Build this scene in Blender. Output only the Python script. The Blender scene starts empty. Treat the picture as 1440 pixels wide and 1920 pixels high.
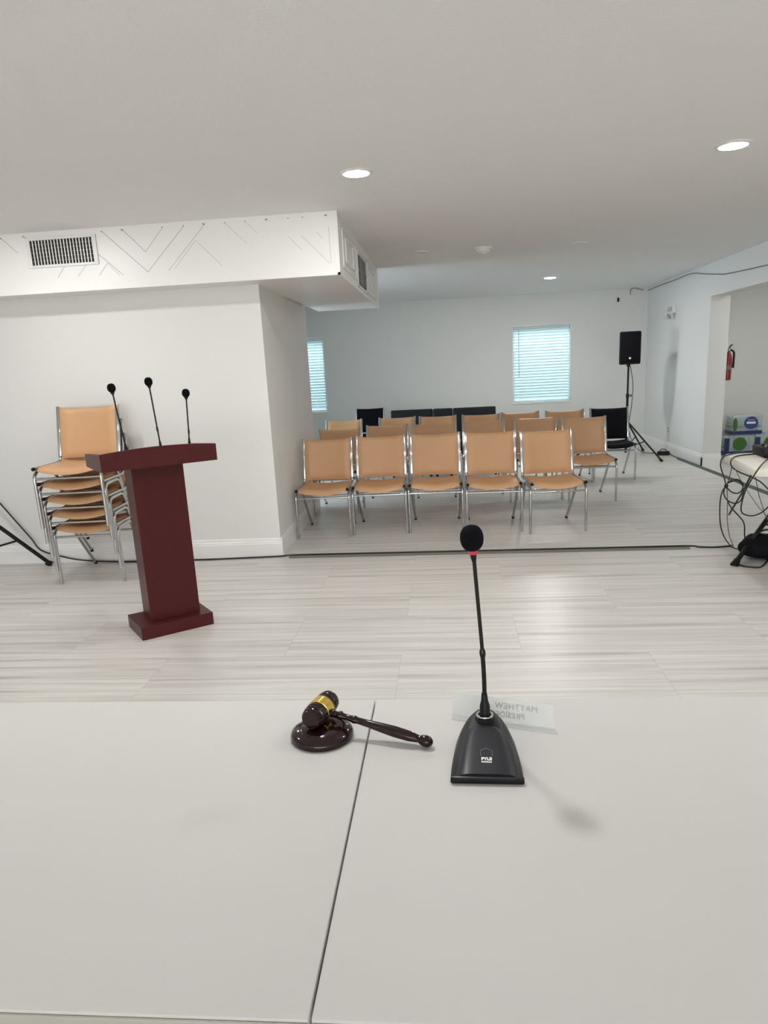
import bpy, bmesh, math, random
from mathutils import Vector, Matrix
random.seed(7)
PI = math.pi
C = bpy.context.scene.collection
sc = bpy.context.scene

# ------------------------------------------------------------------ camera
F, PX, PY, EYE = 1331.0, 720.0, 1020.0, 1.42
pitch, roll, yaw = math.radians(13.87), math.radians(2.93), math.radians(-5.43)
fw = Vector((math.sin(yaw)*math.cos(pitch), math.cos(yaw)*math.cos(pitch), -math.sin(pitch)))
rt0 = Vector((math.cos(yaw), -math.sin(yaw), 0)); dn0 = fw.cross(rt0)
rt = rt0*math.cos(roll)+dn0*math.sin(roll); dn = -rt0*math.sin(roll)+dn0*math.cos(roll)
cd = bpy.data.cameras.new('camera'); cam = bpy.data.objects.new('camera', cd); C.objects.link(cam)
cam.matrix_world = Matrix(((rt.x, -dn.x, -fw.x, 0), (rt.y, -dn.y, -fw.y, 0), (rt.z, -dn.z, -fw.z, EYE), (0, 0, 0, 1)))
cd.sensor_fit = 'VERTICAL'; cd.sensor_height = 36.0; cd.lens = F/1920*36.0
cd.shift_y = (PY-960)/1920.0; cd.clip_start = 0.02
sc.camera = cam

def ray(x, y): return rt*((x-PX)/F)+dn*((y-PY)/F)+fw
def atY(x, y, v): d = ray(x, y); t = v/d.y; return Vector((d.x*t, v, EYE+d.z*t))
def atZ(x, y, v): d = ray(x, y); t = (v-EYE)/d.z; return Vector((d.x*t, d.y*t, v))
def atX(x, y, v): d = ray(x, y); t = v/d.x; return Vector((v, d.y*t, EYE+d.z*t))

# ------------------------------------------------------------------ materials
def srgb(r, g, b):
    f = lambda c: (c/255/12.92) if c/255 <= .04045 else ((c/255+.055)/1.055)**2.4
    return (f(r), f(g), f(b), 1)
def mat(name, col, rough=.5, metal=0, bump=0, bscale=80, coat=0, spec=.5, var=0, vscale=6):
    m = bpy.data.materials.new(name); m.use_nodes = True
    nt = m.node_tree; b = nt.nodes['Principled BSDF']
    b.inputs['Base Color'].default_value = col; b.inputs['Roughness'].default_value = rough
    b.inputs['Metallic'].default_value = metal; b.inputs['Coat Weight'].default_value = coat
    b.inputs['Specular IOR Level'].default_value = spec
    tc = nt.nodes.new('ShaderNodeTexCoord')
    if bump:
        n = nt.nodes.new('ShaderNodeTexNoise'); n.inputs['Scale'].default_value = bscale; n.inputs['Detail'].default_value = 4
        nt.links.new(tc.outputs['Object'], n.inputs['Vector'])
        bp = nt.nodes.new('ShaderNodeBump'); bp.inputs['Strength'].default_value = bump; bp.inputs['Distance'].default_value = .004
        nt.links.new(n.outputs['Fac'], bp.inputs['Height']); nt.links.new(bp.outputs['Normal'], b.inputs['Normal'])
    n2 = nt.nodes.new('ShaderNodeTexNoise'); n2.inputs['Scale'].default_value = vscale; n2.inputs['Detail'].default_value = 3
    nt.links.new(tc.outputs['Object'], n2.inputs['Vector'])
    mx = nt.nodes.new('ShaderNodeMix'); mx.data_type = 'RGBA'
    k = 1-var
    mx.inputs[6].default_value = (col[0]*k, col[1]*k, col[2]*k, 1); mx.inputs[7].default_value = col
    nt.links.new(n2.outputs['Fac'], mx.inputs[0]); nt.links.new(mx.outputs[2], b.inputs['Base Color'])
    return m
def emis(name, col, s):
    m = bpy.data.materials.new(name); m.use_nodes = True; nt = m.node_tree
    nt.nodes.remove(nt.nodes['Principled BSDF'])
    e = nt.nodes.new('ShaderNodeEmission'); e.inputs[0].default_value = col; e.inputs[1].default_value = s
    nt.links.new(e.outputs[0], nt.nodes['Material Output'].inputs[0]); return m
def mixmat(name, kind, col, fac, rough=.1):
    """diffuse colour mixed with a transparent / translucent share (acrylic, film, glass, blind slats)"""
    m = bpy.data.materials.new(name); m.use_nodes = True; nt = m.node_tree; b = nt.nodes['Principled BSDF']
    b.inputs['Base Color'].default_value = col; b.inputs['Roughness'].default_value = rough
    o = nt.nodes.new('ShaderNodeBsdfTransparent' if kind == 'transparent' else 'ShaderNodeBsdfTranslucent')
    o.inputs[0].default_value = (1, 1, 1, 1) if kind == 'transparent' else col
    x = nt.nodes.new('ShaderNodeMixShader'); x.inputs[0].default_value = fac
    nt.links.new(b.outputs[0], x.inputs[1]); nt.links.new(o.outputs[0], x.inputs[2])
    nt.links.new(x.outputs[0], nt.nodes['Material Output'].inputs[0]); return m

M = {}
M['wall'] = mat('wall_paint', (.76, .764, .748, 1), .6, bump=.06, bscale=160, var=.02, vscale=1.5)
M['ceiling'] = mat('ceiling_paint', (.87, .87, .865, 1), .8, bump=.35, bscale=70, var=.02, vscale=2)
M['trim'] = mat('trim_paint', (.84, .84, .83, 1), .35, var=.02)
M['soffit'] = mat('soffit_board_paint', (.86, .86, .845, 1), .4, bump=.05, bscale=40, var=.02)
M['seam'] = mat('seam_grey', (.36, .36, .35, 1), .8, var=.5, vscale=3)
M['dark'] = mat('dark_gap', (.012, .012, .013, 1), .8, var=.2)
M['table'] = mat('table_laminate', (.585, .58, .563, 1), .58, spec=.22, bump=.02, bscale=200, var=.03, vscale=3)
M['edge'] = mat('table_edge_band', (.40, .39, .35, 1), .4, var=.05)
M['tan'] = mat('tan_vinyl', (.60, .345, .178, 1), .42, bump=.08, bscale=260, var=.10, vscale=5)
M['tan_edge'] = mat('tan_welt', (.46, .25, .12, 1), .5, var=.1)
M['blk_fab'] = mat('black_upholstery', (.008, .008, .011, 1), .85, spec=.15, bump=.2, bscale=400, var=.3)
M['grey_fab'] = mat('charcoal_upholstery', (.022, .024, .029, 1), .7, spec=.2, bump=.1, bscale=300, var=.2)
M['chrome'] = mat('chrome_tube', (.55, .55, .56, 1), .14, metal=1, var=.06, vscale=30)
M['rubber'] = mat('black_rubber', (.009, .009, .009, 1), .6, spec=.2, var=.2)
M['blk'] = mat('black_plastic', (.009, .009, .011, 1), .42, spec=.22, bump=.03, bscale=300, var=.2)
M['blk_gloss'] = mat('black_gloss', (.008, .008, .010, 1), .25, spec=.3, var=.2)
M['mic_body'] = mat('mic_base_shell', (.016, .017, .021, 1), .40, spec=.28, bump=.04, bscale=500, var=.1)
M['mic_face'] = mat('mic_base_face', (.019, .020, .026, 1), .36, spec=.25, bump=.03, bscale=500, var=.08)
M['foam'] = mat('foam_windscreen', (.006, .006, .009, 1), .95, spec=.1, bump=.5, bscale=700, var=.3, vscale=300)
M['metal_dark'] = mat('dark_gooseneck', (.014, .012, .010, 1), .35, metal=.2, spec=.25, var=.2)
M['mahogany'] = mat('mahogany_laminate', (.078, .0125, .0145, 1), .34, spec=.22, bump=.02, bscale=120, var=.25, vscale=14)
M['mahog_in'] = mat('mahogany_reading_surface', (.085, .019, .019, 1), .4, var=.2)
M['gavel'] = mat('gavel_rosewood', (.020, .0055, .008, 1), .12, coat=.12, spec=.35, var=.35, vscale=25)
M['brass'] = mat('brass_band', (.80, .56, .13, 1), .22, metal=1, var=.08)
M['silver'] = mat('silver_ring', (.75, .75, .77, 1), .2, metal=1, var=.05)
M['red'] = mat('red_ring', (.55, .04, .06, 1), .4, var=.05)
M['red_ext'] = mat('extinguisher_red', (.22, .008, .012, 1), .3, var=.05)
M['white_p'] = mat('white_plastic', (.82, .82, .80, 1), .4, var=.02)
M['print'] = mat('white_print', (.85, .85, .85, 1), .5, var=.02)
M['print_g'] = mat('grey_print', (.22, .22, .24, 1), .5, var=.02)
M['etched'] = mat('etched_letters', (.47, .475, .485, 1), .6, spec=.2, var=.1)
M['cream'] = mat('folding_table_plastic', (.76, .72, .655, 1), .45, bump=.05, bscale=250, var=.03)
M['steel'] = mat('grey_steel', (.35, .35, .36, 1), .35, metal=.8, var=.05)
M['cover'] = mat('cord_cover_vinyl', (.17, .165, .14, 1), .55, var=.15)
M['cover_g'] = mat('cord_cover_green_grey', (.085, .105, .092, 1), .5, var=.15)
M['cable'] = mat('black_cable', (.011, .011, .011, 1), .45, var=.2)
M['cable_g'] = mat('grey_cable', (.16, .155, .15, 1), .5, var=.2)
M['acrylic'] = mixmat('acrylic_sheet', 'transparent', (.82, .84, .855, 1), .66, .12)
M['glass'] = mixmat('window_glass', 'transparent', (.9, .95, 1, 1), .94, .03)
M['slat'] = mixmat('blind_slat', 'translucent', (.85, .90, .91, 1), .5, .45)
M['film'] = mixmat('shrink_film', 'transparent', (.72, .84, .84, 1), .68, .12)
M['navy'] = mat('navy_print', (.012, .030, .13, 1), .3, var=.2, vscale=20)
M['blue'] = mat('blue_label', (.02, .06, .26, 1), .3, var=.2, vscale=20)
M['green'] = mat('green_label', (.055, .19, .035, 1), .35, var=.55, vscale=30)
M['bottle'] = mixmat('clear_bottle', 'transparent', (.62, .74, .72, 1), .35, .1)
M['pink'] = mat('pink_print', (.65, .2, .25, 1), .4, var=.1)
M['grille'] = mat('speaker_grille', (.007, .007, .010, 1), .7, spec=.12, bump=.4, bscale=600, var=.3, vscale=200)
M['lens'] = mixmat('lamp_lens', 'transparent', (.8, .82, .84, 1), .3, .05)
M['silver_dim'] = mat('emergency_reflector', (.42, .43, .45, 1), .3, metal=.7, var=.1)
M['led'] = emis('led_diffuser', (1, .988, .962, 1), 255)
M['led_far'] = emis('led_diffuser_cool', (1, .985, .955, 1), 560)
M['outside'] = mat('outside_backdrop', (.30, .40, .40, 1), .8, var=.2, vscale=2)
M['led_desk'] = emis('led_diffuser_desk', (1, .988, .962, 1), 350)
M['off'] = mat('unlit_diffuser', (.74, .735, .72, 1), .5, var=.02)

# wood-look porcelain planks
def floor_material():
    m = bpy.data.materials.new('plank_tile_floor'); m.use_nodes = True; nt = m.node_tree; N = nt.nodes; L = nt.links
    b = N['Principled BSDF']; tc = N.new('ShaderNodeTexCoord')
    mp = N.new('ShaderNodeMapping'); mp.inputs['Location'].default_value = (.26+1.22*10, -3.37+.58*20, 0)
    L.new(tc.outputs['Object'], mp.inputs['Vector'])
    br = N.new('ShaderNodeTexBrick'); br.inputs['Scale'].default_value = 1; br.inputs['Brick Width'].default_value = 1.22
    br.inputs['Row Height'].default_value = .58; br.inputs['Mortar Size'].default_value = .0016; br.inputs['Mortar Smooth'].default_value = .3
    br.inputs['Color1'].default_value = (0, 0, 0, 1); br.inputs['Color2'].default_value = (1, 1, 1, 1); br.inputs['Mortar'].default_value = (.3, .3, .3, 1)
    br.offset = .5; br.offset_frequency = 2
    L.new(mp.outputs[0], br.inputs['Vector'])
    # per-tile shift of the grain
    sh = N.new('ShaderNodeVectorMath'); sh.operation = 'MULTIPLY_ADD'; sh.inputs[1].default_value = (7.3, 3.1, 0)
    L.new(br.outputs['Color'], sh.inputs[0]); L.new(tc.outputs['Object'], sh.inputs[2])
    def streak(sx, sy, detail, rough, dist):
        q = N.new('ShaderNodeMapping'); q.inputs['Scale'].default_value = (sx, sy, 1); L.new(sh.outputs[0], q.inputs['Vector'])
        n = N.new('ShaderNodeTexNoise'); n.inputs['Scale'].default_value = 1; n.inputs['Detail'].default_value = detail
        n.inputs['Roughness'].default_value = rough; n.inputs['Distortion'].default_value = dist; L.new(q.outputs[0], n.inputs['Vector']); return n
    a = streak(.55, 17, 5, .62, .35); c = streak(1.1, 55, 4, .6, .2); d = streak(.5, 1.3, 2, .5, 0)
    r1 = N.new('ShaderNodeValToRGB'); e = r1.color_ramp.elements
    e[0].position = .30; e[0].color = (.46, .44, .41, 1); e[1].position = .60; e[1].color = (.745, .73, .695, 1)
    k = e.new(.43); k.color = (.655, .635, .60, 1)
    L.new(a.outputs['Fac'], r1.inputs[0])
    r2 = N.new('ShaderNodeValToRGB'); e = r2.color_ramp.elements
    e[0].position = .33; e[0].color = (.74, .735, .72, 1); e[1].position = .56; e[1].color = (1, 1, 1, 1)
    L.new(c.outputs['Fac'], r2.inputs[0])
    mu = N.new('ShaderNodeMix'); mu.data_type = 'RGBA'; mu.blend_type = 'MULTIPLY'; mu.inputs[0].default_value = .75
    L.new(r1.outputs[0], mu.inputs[6]); L.new(r2.outputs[0], mu.inputs[7])
    r3 = N.new('ShaderNodeValToRGB'); e = r3.color_ramp.elements
    e[0].position = 0; e[0].color = (.93, .93, .93, 1); e[1].position = 1; e[1].color = (1.0, 1.0, 1.0, 1)
    L.new(br.outputs['Color'], r3.inputs[0])
    mu2 = N.new('ShaderNodeMix'); mu2.data_type = 'RGBA'; mu2.blend_type = 'MULTIPLY'; mu2.inputs[0].default_value = 1
    L.new(mu.outputs[2], mu2.inputs[6]); L.new(r3.outputs[0], mu2.inputs[7])
    gm = N.new('ShaderNodeMix'); gm.data_type = 'RGBA'; gm.inputs[7].default_value = (.40, .39, .37, 1)
    ml = N.new('ShaderNodeMath'); ml.operation = 'MULTIPLY'; ml.inputs[1].default_value = .55; L.new(br.outputs['Fac'], ml.inputs[0])
    L.new(ml.outputs[0], gm.inputs[0]); L.new(mu2.outputs[2], gm.inputs[6])
    L.new(gm.outputs[2], b.inputs['Base Color'])
    b.inputs['Roughness'].default_value = .33; b.inputs['Specular IOR Level'].default_value = .5
    bp = N.new('ShaderNodeBump'); bp.inputs['Strength'].default_value = .04; bp.inputs['Distance'].default_value = .002
    L.new(c.outputs['Fac'], bp.inputs['Height']); L.new(bp.outputs[0], b.inputs['Normal'])
    return m
M['floor'] = floor_material()

# ------------------------------------------------------------------ mesh helpers
class MB:
    def __init__(s): s.bm = bmesh.new()
    def box(s, lo, hi, bevel=0, mtx=None, seg=2):
        lo = Vector(lo); hi = Vector(hi); c = (lo+hi)/2; d = hi-lo
        r = bmesh.ops.create_cube(s.bm, size=1); vs = r['verts']
        for v in vs: v.co = Vector((v.co.x*d.x, v.co.y*d.y, v.co.z*d.z))+c
        if bevel:
            es = {e for v in vs for e in v.link_edges}
            rr = bmesh.ops.bevel(s.bm, geom=list(es), offset=bevel, segments=seg, profile=.5, affect='EDGES')
            vs = list({v for f in rr['faces'] for v in f.verts} | {v for v in vs if v.is_valid})
        if mtx is not None:
            for v in vs: v.co = mtx @ v.co
        return s
    def tube(s, pts, r, seg=10, curve=True, res=6, caps=True):
        P = [Vector(p) for p in pts]; R = list(r) if isinstance(r, (list, tuple)) else [r]*len(P)
        if curve and len(P) > 2:
            Q, S = [], []
            for i in range(len(P)-1):
                p0 = P[max(i-1, 0)]; p1 = P[i]; p2 = P[i+1]; p3 = P[min(i+2, len(P)-1)]
                for k in range(res):
                    t = k/res
                    Q.append(.5*((2*p1)+(p2-p0)*t+(2*p0-5*p1+4*p2-p3)*t*t+(3*p1-p0-3*p2+p3)*t**3)); S.append(R[i]*(1-t)+R[i+1]*t)
            Q.append(P[-1]); S.append(R[-1]); P, R = Q, S
        T = [(P[min(i+1, len(P)-1)]-P[max(i-1, 0)]).normalized() for i in range(len(P))]
        up = Vector((0, 0, 1)) if abs(T[0].z) < .9 else Vector((1, 0, 0))
        n = (up-T[0]*up.dot(T[0])).normalized(); rings = []
        for i, p in enumerate(P):
            n = (n-T[i]*n.dot(T[i])).normalized(); bb = T[i].cross(n)
            rings.append([s.bm.verts.new(p+(n*math.cos(2*PI*k/seg)+bb*math.sin(2*PI*k/seg))*R[i]) for k in range(seg)])
        for a, b in zip(rings, rings[1:]):
            for k in range(seg): s.bm.faces.new((a[k], a[(k+1) % seg], b[(k+1) % seg], b[k]))
        if caps: s.bm.faces.new(rings[0][::-1]); s.bm.faces.new(rings[-1])
        return s
    def lathe(s, p0, axis, prof, seg=24):
        """prof: (distance along axis, radius)"""
        p0 = Vector(p0); ax = Vector(axis).normalized()
        u = ax.orthogonal().normalized(); v = ax.cross(u); rings = []
        for t, r in prof:
            rings.append([s.bm.verts.new(p0+ax*t+(u*math.cos(2*PI*k/seg)+v*math.sin(2*PI*k/seg))*max(r, 1e-4)) for k in range(seg)])
        for a, b in zip(rings, rings[1:]):
            for k in range(seg): s.bm.faces.new((a[k], a[(k+1) % seg], b[(k+1) % seg], b[k]))
        s.bm.faces.new(rings[0][::-1]); s.bm.faces.new(rings[-1]); return s
    def ball(s, c, rx, ry, rz, mtx=None, u=20, v=14):
        r = bmesh.ops.create_uvsphere(s.bm, u_segments=u, v_segments=v, radius=1)
        for q in r['verts']:
            w = Vector((q.co.x*rx, q.co.y*ry, q.co.z*rz))
            q.co = (mtx @ w if mtx is not None else w)+Vector(c)
        return s
    def prism(s, poly, fn0, fn1):
        """poly of 2-D points, two maps to 3-D (front and back)"""
        a = [s.bm.verts.new(fn0(*p)) for p in poly]; b = [s.bm.verts.new(fn1(*p)) for p in poly]; n = len(poly)
        s.bm.faces.new(a); s.bm.faces.new(b[::-1])
        for k in range(n): s.bm.faces.new((a[k], b[k], b[(k+1) % n], a[(k+1) % n]))
        return s
    def sheet(s, fn, nu, nv, th):
        """closed thin solid over u,v in 0..1; fn(u, v) -> (point, unit normal, thickness factor)"""
        top, bot = [], []
        for i in range(nu+1):
            ta, ba = [], []
            for j in range(nv+1):
                p, n, k = fn(i/nu, j/nv); p = Vector(p); n = Vector(n)
                ta.append(s.bm.verts.new(p+n*th*k)); ba.append(s.bm.verts.new(p))
            top.append(ta); bot.append(ba)
        f = s.bm.faces.new
        for i in range(nu):
            for j in range(nv):
                f((top[i][j], top[i+1][j], top[i+1][j+1], top[i][j+1])); f((bot[i][j], bot[i][j+1], bot[i+1][j+1], bot[i+1][j]))
        for i in range(nu):
            f((top[i][0], bot[i][0], bot[i+1][0], top[i+1][0])); f((top[i][nv], top[i+1][nv], bot[i+1][nv], bot[i][nv]))
        for j in range(nv):
            f((top[0][j], top[0][j+1], bot[0][j+1], bot[0][j])); f((top[nu][j], bot[nu][j], bot[nu][j+1], top[nu][j+1]))
        return s
    def build(s, name, m, parent=None, smooth=True, angle=40):
        bmesh.ops.recalc_face_normals(s.bm, faces=s.bm.faces[:])
        me = bpy.data.meshes.new(name)
        if smooth:
            lim = math.radians(angle)
            for f in s.bm.faces: f.smooth = True
            for e in s.bm.edges:
                if len(e.link_faces) == 2 and e.calc_face_angle(0) > lim: e.smooth = False
        s.bm.to_mesh(me); s.bm.free(); me.materials.append(m)
        o = bpy.data.objects.new(name, me); C.objects.link(o)
        if parent is not None: o.parent = parent
        return o
def thing(name, label, cat, loc=(0, 0, 0), rz=0, group=None):
    o = bpy.data.objects.new(name, None); C.objects.link(o); o.location = loc; o.rotation_euler = (0, 0, rz)
    o.empty_display_size = .05
    return tag(o, label, cat, group)
def tag(o, label, cat, group=None):
    o['label'] = label; o['category'] = cat
    if group: o['group'] = group
    return o
def struct(o): o['kind'] = 'structure'; return o
def wallbox(name, lo, hi, m='wall', bevel=0): return struct(MB().box(lo, hi, bevel).build(name, M[m], smooth=False))
def copy_tree(o, parent=None):
    c = o.copy(); C.objects.link(c)
    if parent is not None: c.parent = parent
    for ch in list(o.children): copy_tree(ch, c)
    return c
def text_mesh(name, body, size, mtx, m, parent, extrude=.0004, spacing=1.0, align='CENTER', bold=0):
    cu = bpy.data.curves.new(name, 'FONT'); cu.body = body; cu.size = size; cu.extrude = extrude; cu.align_x = align
    cu.align_y = 'CENTER'; cu.space_character = spacing; cu.offset = bold
    t = bpy.data.objects.new(name, cu); C.objects.link(t); bpy.context.view_layer.update()
    me = bpy.data.meshes.new_from_object(t.evaluated_get(bpy.context.evaluated_depsgraph_get()))
    bpy.data.objects.remove(t); me.transform(mtx); me.materials.clear(); me.materials.append(m); me.name = name
    o = bpy.data.objects.new(name, me); C.objects.link(o); o.parent = parent; return o
def frame_mtx(o, x, y, z): return Matrix(((x[0], y[0], z[0], o[0]), (x[1], y[1], z[1], o[1]), (x[2], y[2], z[2], o[2]), (0, 0, 0, 1)))

# ------------------------------------------------------------------ the room
H = 2.47; BACK = 12.26; LW = -5.2; RW = 3.27; FR = -7.0; RT = .23
wallbox('floor', (LW-.3, FR-.3, -.12), (6.4, BACK+.3, 0), 'floor')
wallbox('ceiling', (LW-.3, FR-.3, H), (6.4, BACK+.3, H+.12), 'ceiling')
WZ0, WZ1 = .745, 1.99
WR = (1.112, 2.075); WL = (-2.96, -2.005)
mb = MB()
for lo, hi in (((LW-.2, BACK, 0), (WL[0], BACK+.2, H)), ((WL[1], BACK, 0), (WR[0], BACK+.2, H)), ((WR[1], BACK, 0), (6.4, BACK+.2, H)),
               ((WL[0], BACK, 0), (WL[1], BACK+.2, WZ0)), ((WL[0], BACK, WZ1), (WL[1], BACK+.2, H)), ((WR[0], BACK, 0), (WR[1], BACK+.2, WZ0)), ((WR[0], BACK, WZ1), (WR[1], BACK+.2, H))):
    mb.box(lo, hi)
struct(mb.build('wall_back', M['wall'], smooth=False))
# left wall of the far room with an added unseen opening for fill light, left wall of the near room
SW = (7.65, 9.15)
mb = MB()
for lo, hi in (((LW-.2, FR, 0), (LW, SW[0], H)), ((LW-.2, SW[1], 0), (LW, BACK, H)), ((LW-.2, SW[0], 0), (LW, SW[1], WZ0)), ((LW-.2, SW[0], WZ1), (LW, SW[1], H))): mb.box(lo, hi)
struct(mb.build('wall_left', M['wall'], smooth=False))
GX0, GX1, GZ1 = -3.4, 2.6, 2.15
mb = MB()
for lo, hi in (((LW-.2, FR-.2, 0), (GX0, FR, H)), ((GX1, FR-.2, 0), (6.4, FR, H)), ((GX0, FR-.2, GZ1), (GX1, FR, H))): mb.box(lo, hi)
struct(mb.build('wall_front', M['wall'], smooth=False))
dr = struct(thing('added_door_1', '', '')); del dr['label'], dr['category']  # added unseen glazed doors, let the front fill into the room
m = MB(); t_ = .05
for i in range(5):
    x = GX0+(GX1-GX0)*i/4; x = min(max(x, GX0+t_/2), GX1-t_/2); m.box((x-t_/2, FR-.13, 0), (x+t_/2, FR-.07, GZ1))
m.box((GX0, FR-.13, 0), (GX1, FR-.07, .06)).box((GX0, FR-.13, GZ1-t_), (GX1, FR-.07, GZ1)); m.build('added_door_frame', M['trim'], dr, smooth=False)
MB().box((GX0, FR-.102, .06), (GX1, FR-.098, GZ1-t_)).build('added_door_glass', M['glass'], dr, smooth=False)
# added unseen wall stub, keeps the side fill off the left back wall
wallbox('added_blocker', (LW, 9.35, 0), (-3.0, 9.47, H))
# partition block at the left: its face looks at the camera, its end looks to the right
PXR, PXB, PYF, PYB = -1.343, -1.40, 5.425, 7.5
poly = [(LW, PYF), (PXR, PYF), (PXB, PYB), (LW, PYB)]
struct(MB().prism(poly, lambda x, y: Vector((x, y, 0)), lambda x, y: Vector((x, y, H))).build('wall_partition', M['wall'], smooth=False))
# right wall with the wide opening
OY0, OY1, OZ = 5.9, 9.45, 2.08
mb = MB().box((RW, OY1, 0), (RW+RT, BACK, H)).box((RW, FR, 0), (RW+RT, OY0, H)).box((RW, OY0, OZ), (RW+RT, OY1, H))
struct(mb.build('wall_right', M['wall'], smooth=False))
wallbox('wall_nook_back', (RW+RT, 10.75, 0), (6.4, 10.95, H)); wallbox('wall_nook_side', (6.2, FR, 0), (6.4, 10.75, H)); wallbox('wall_nook_front', (RW+RT, OY0-.5, 0), (6.2, OY0-.3, H))

def base_profile(side, p0, p1, n):
    """moulded baseboard from p0 to p1, n = direction out of the wall"""
    prof = [(0, 0), (.016, 0), (.016, .105), (.013, .112), (.013, .122), (.008, .128), (.008, .142), (.004, .150), (0, .150)]
    p0 = Vector(p0); p1 = Vector(p1); n = Vector(n)
    f = lambda p: (lambda a, b: p+n*a+Vector((0, 0, b)))
    return struct(MB().prism(prof, f(p0), f(p1)).build('baseboard_'+side, M['trim'], smooth=False))
base_profile('left_front', (LW, PYF, 0), (PXR+.016, PYF, 0), (0, -1, 0))
nn = Vector((PYB-PYF, PXR-PXB, 0)).normalized()
base_profile('partition', (PXR, PYF-.016, 0), (PXB, PYB, 0), nn)
base_profile('back', (LW, BACK, 0), (RW, BACK, 0), (0, -1, 0))
base_profile('right', (RW, OY1-.016, 0), (RW, BACK, 0), (-1, 0, 0))
base_profile('pier', (RW-.016, OY1, 0), (RW+RT, OY1, 0), (0, -1, 0))
base_profile('nook', (RW+RT, 10.75, 0), (6.2, 10.75, 0), (0, -1, 0))

# dropped soffit: long front face, narrow end face towards the middle of the room
SX, SY0, SY1, SZ = -.70, 5.15, 8.12, 2.065
sof = wallbox('soffit', (LW, SY0, SZ), (SX, PYF+.001, H), 'soffit')
sof2 = struct(MB().box((PXR-.02, PYF, SZ), (SX, SY1, H)).build('soffit_return', M['soffit'], smooth=False))
# corner bead along the soffit arris
mb = MB().box((LW, SY0-.006, SZ-.004), (SX+.006, SY0, SZ+.012)).box((SX, SY0-.006, SZ-.004), (SX+.006, SY1+.004, SZ+.012)).box((SX-.012, SY0-.006, SZ-.004), (SX+.006, SY0, H)).box((SX, SY1-.02, SZ-.004), (SX+.006, SY1+.006, H))
struct(mb.build('trim_1', M['soffit'], smooth=False))
# herringbone board joints on the front face
mb = MB()
def seam(x0, z0, x1, z1, w=.0022):
    a = math.atan2(z1-z0, x1-x0); l = math.hypot(x1-x0, z1-z0)
    mt = Matrix.Translation(((x0+x1)/2, SY0, (z0+z1)/2)) @ Matrix.Rotation(-a, 4, 'Y')
    mb.box((-l/2, -.0006, -w/2), (l/2, .002, w/2), mtx=mt)
for x0, z0, x1, z1, w in ((-2.354, 2.447, -2.055, 2.16, .003), (-2.203, 2.448, -2.055, 2.293, .003), (-2.055, 2.293, -1.915, 2.44, .002), (-2.055, 2.16, -1.765, 2.44, .0025),
        (-1.905, 2.16, -1.62, 2.437, .002), (-2.40, 2.30, -2.235, 2.15, .003), (-1.69, 2.345, -1.52, 2.17, .0015), (-1.69, 2.345, -1.86, 2.17, .0015), (-1.47, 2.44, -1.33, 2.30, .0014), (-1.33, 2.44, -1.25, 2.36, .0012),
        (-3.10, 2.452, -2.985, 2.34, .003), (-2.93, 2.452, -2.875, 2.40, .004), (-2.72, 2.16, -2.655, 2.235, .002), (-2.57, 2.16, -2.495, 2.235, .002), (-2.41, 2.16, -2.34, 2.235, .0025), (-2.34, 2.235, -2.26, 2.15, .002),
        (-1.04, 2.33, -.95, 2.235, .0014), (-.95, 2.33, -.765, 2.14, .0016), (-.84, 2.34, -.80, 2.30, .0014), (-.755, 2.14, -.757, 2.37, .0016), (-2.885, 2.235, -2.40, 2.235, .002), (-2.40, 2.235, -2.40, 2.43, .0025)):
    seam(x0, z0, x1, z1, w)
for i, x in enumerate((-3.10, -2.93, -2.354, -2.203, -1.915, -1.765, -1.62, -1.47, -1.33, -1.18, -1.03, -.93, -.77)):
    s = .006 if i % 3 else .010
    mb.box((x-s, SY0-.001, 2.440), (x+s*.6, SY0+.002, 2.440+s*.9))
mb.build('board_seam', M['seam'], sof)
# picture-frame mouldings on the end face
mb = MB()
def rect_mould(y0, y1, z0, z1, w=.014):
    for lo, hi in (((SX, y0, z0), (SX+.010, y1, z0+w)), ((SX, y0, z1-w), (SX+.010, y1, z1)), ((SX, y0, z0), (SX+.010, y0+w, z1)), ((SX, y1-w, z0), (SX+.010, y1, z1))): mb.box(lo, hi, .003)
rect_mould(5.36, 6.15, 2.13, 2.41); rect_mould(5.52, 5.97, 2.18, 2.37); rect_mould(6.25, 6.98, 2.095, 2.40); rect_mould(7.08, 7.85, 2.12, 2.41); rect_mould(7.25, 7.68, 2.17, 2.36)
mb.build('panel_moulding', M['soffit'], sof2)

# small white trim stub beside the partition end, under the return
struct(MB().box((-2.55, BACK-.02, 2.385), (-2.0, BACK, 2.40)).build('trim_2', M['trim'], smooth=False))

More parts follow.
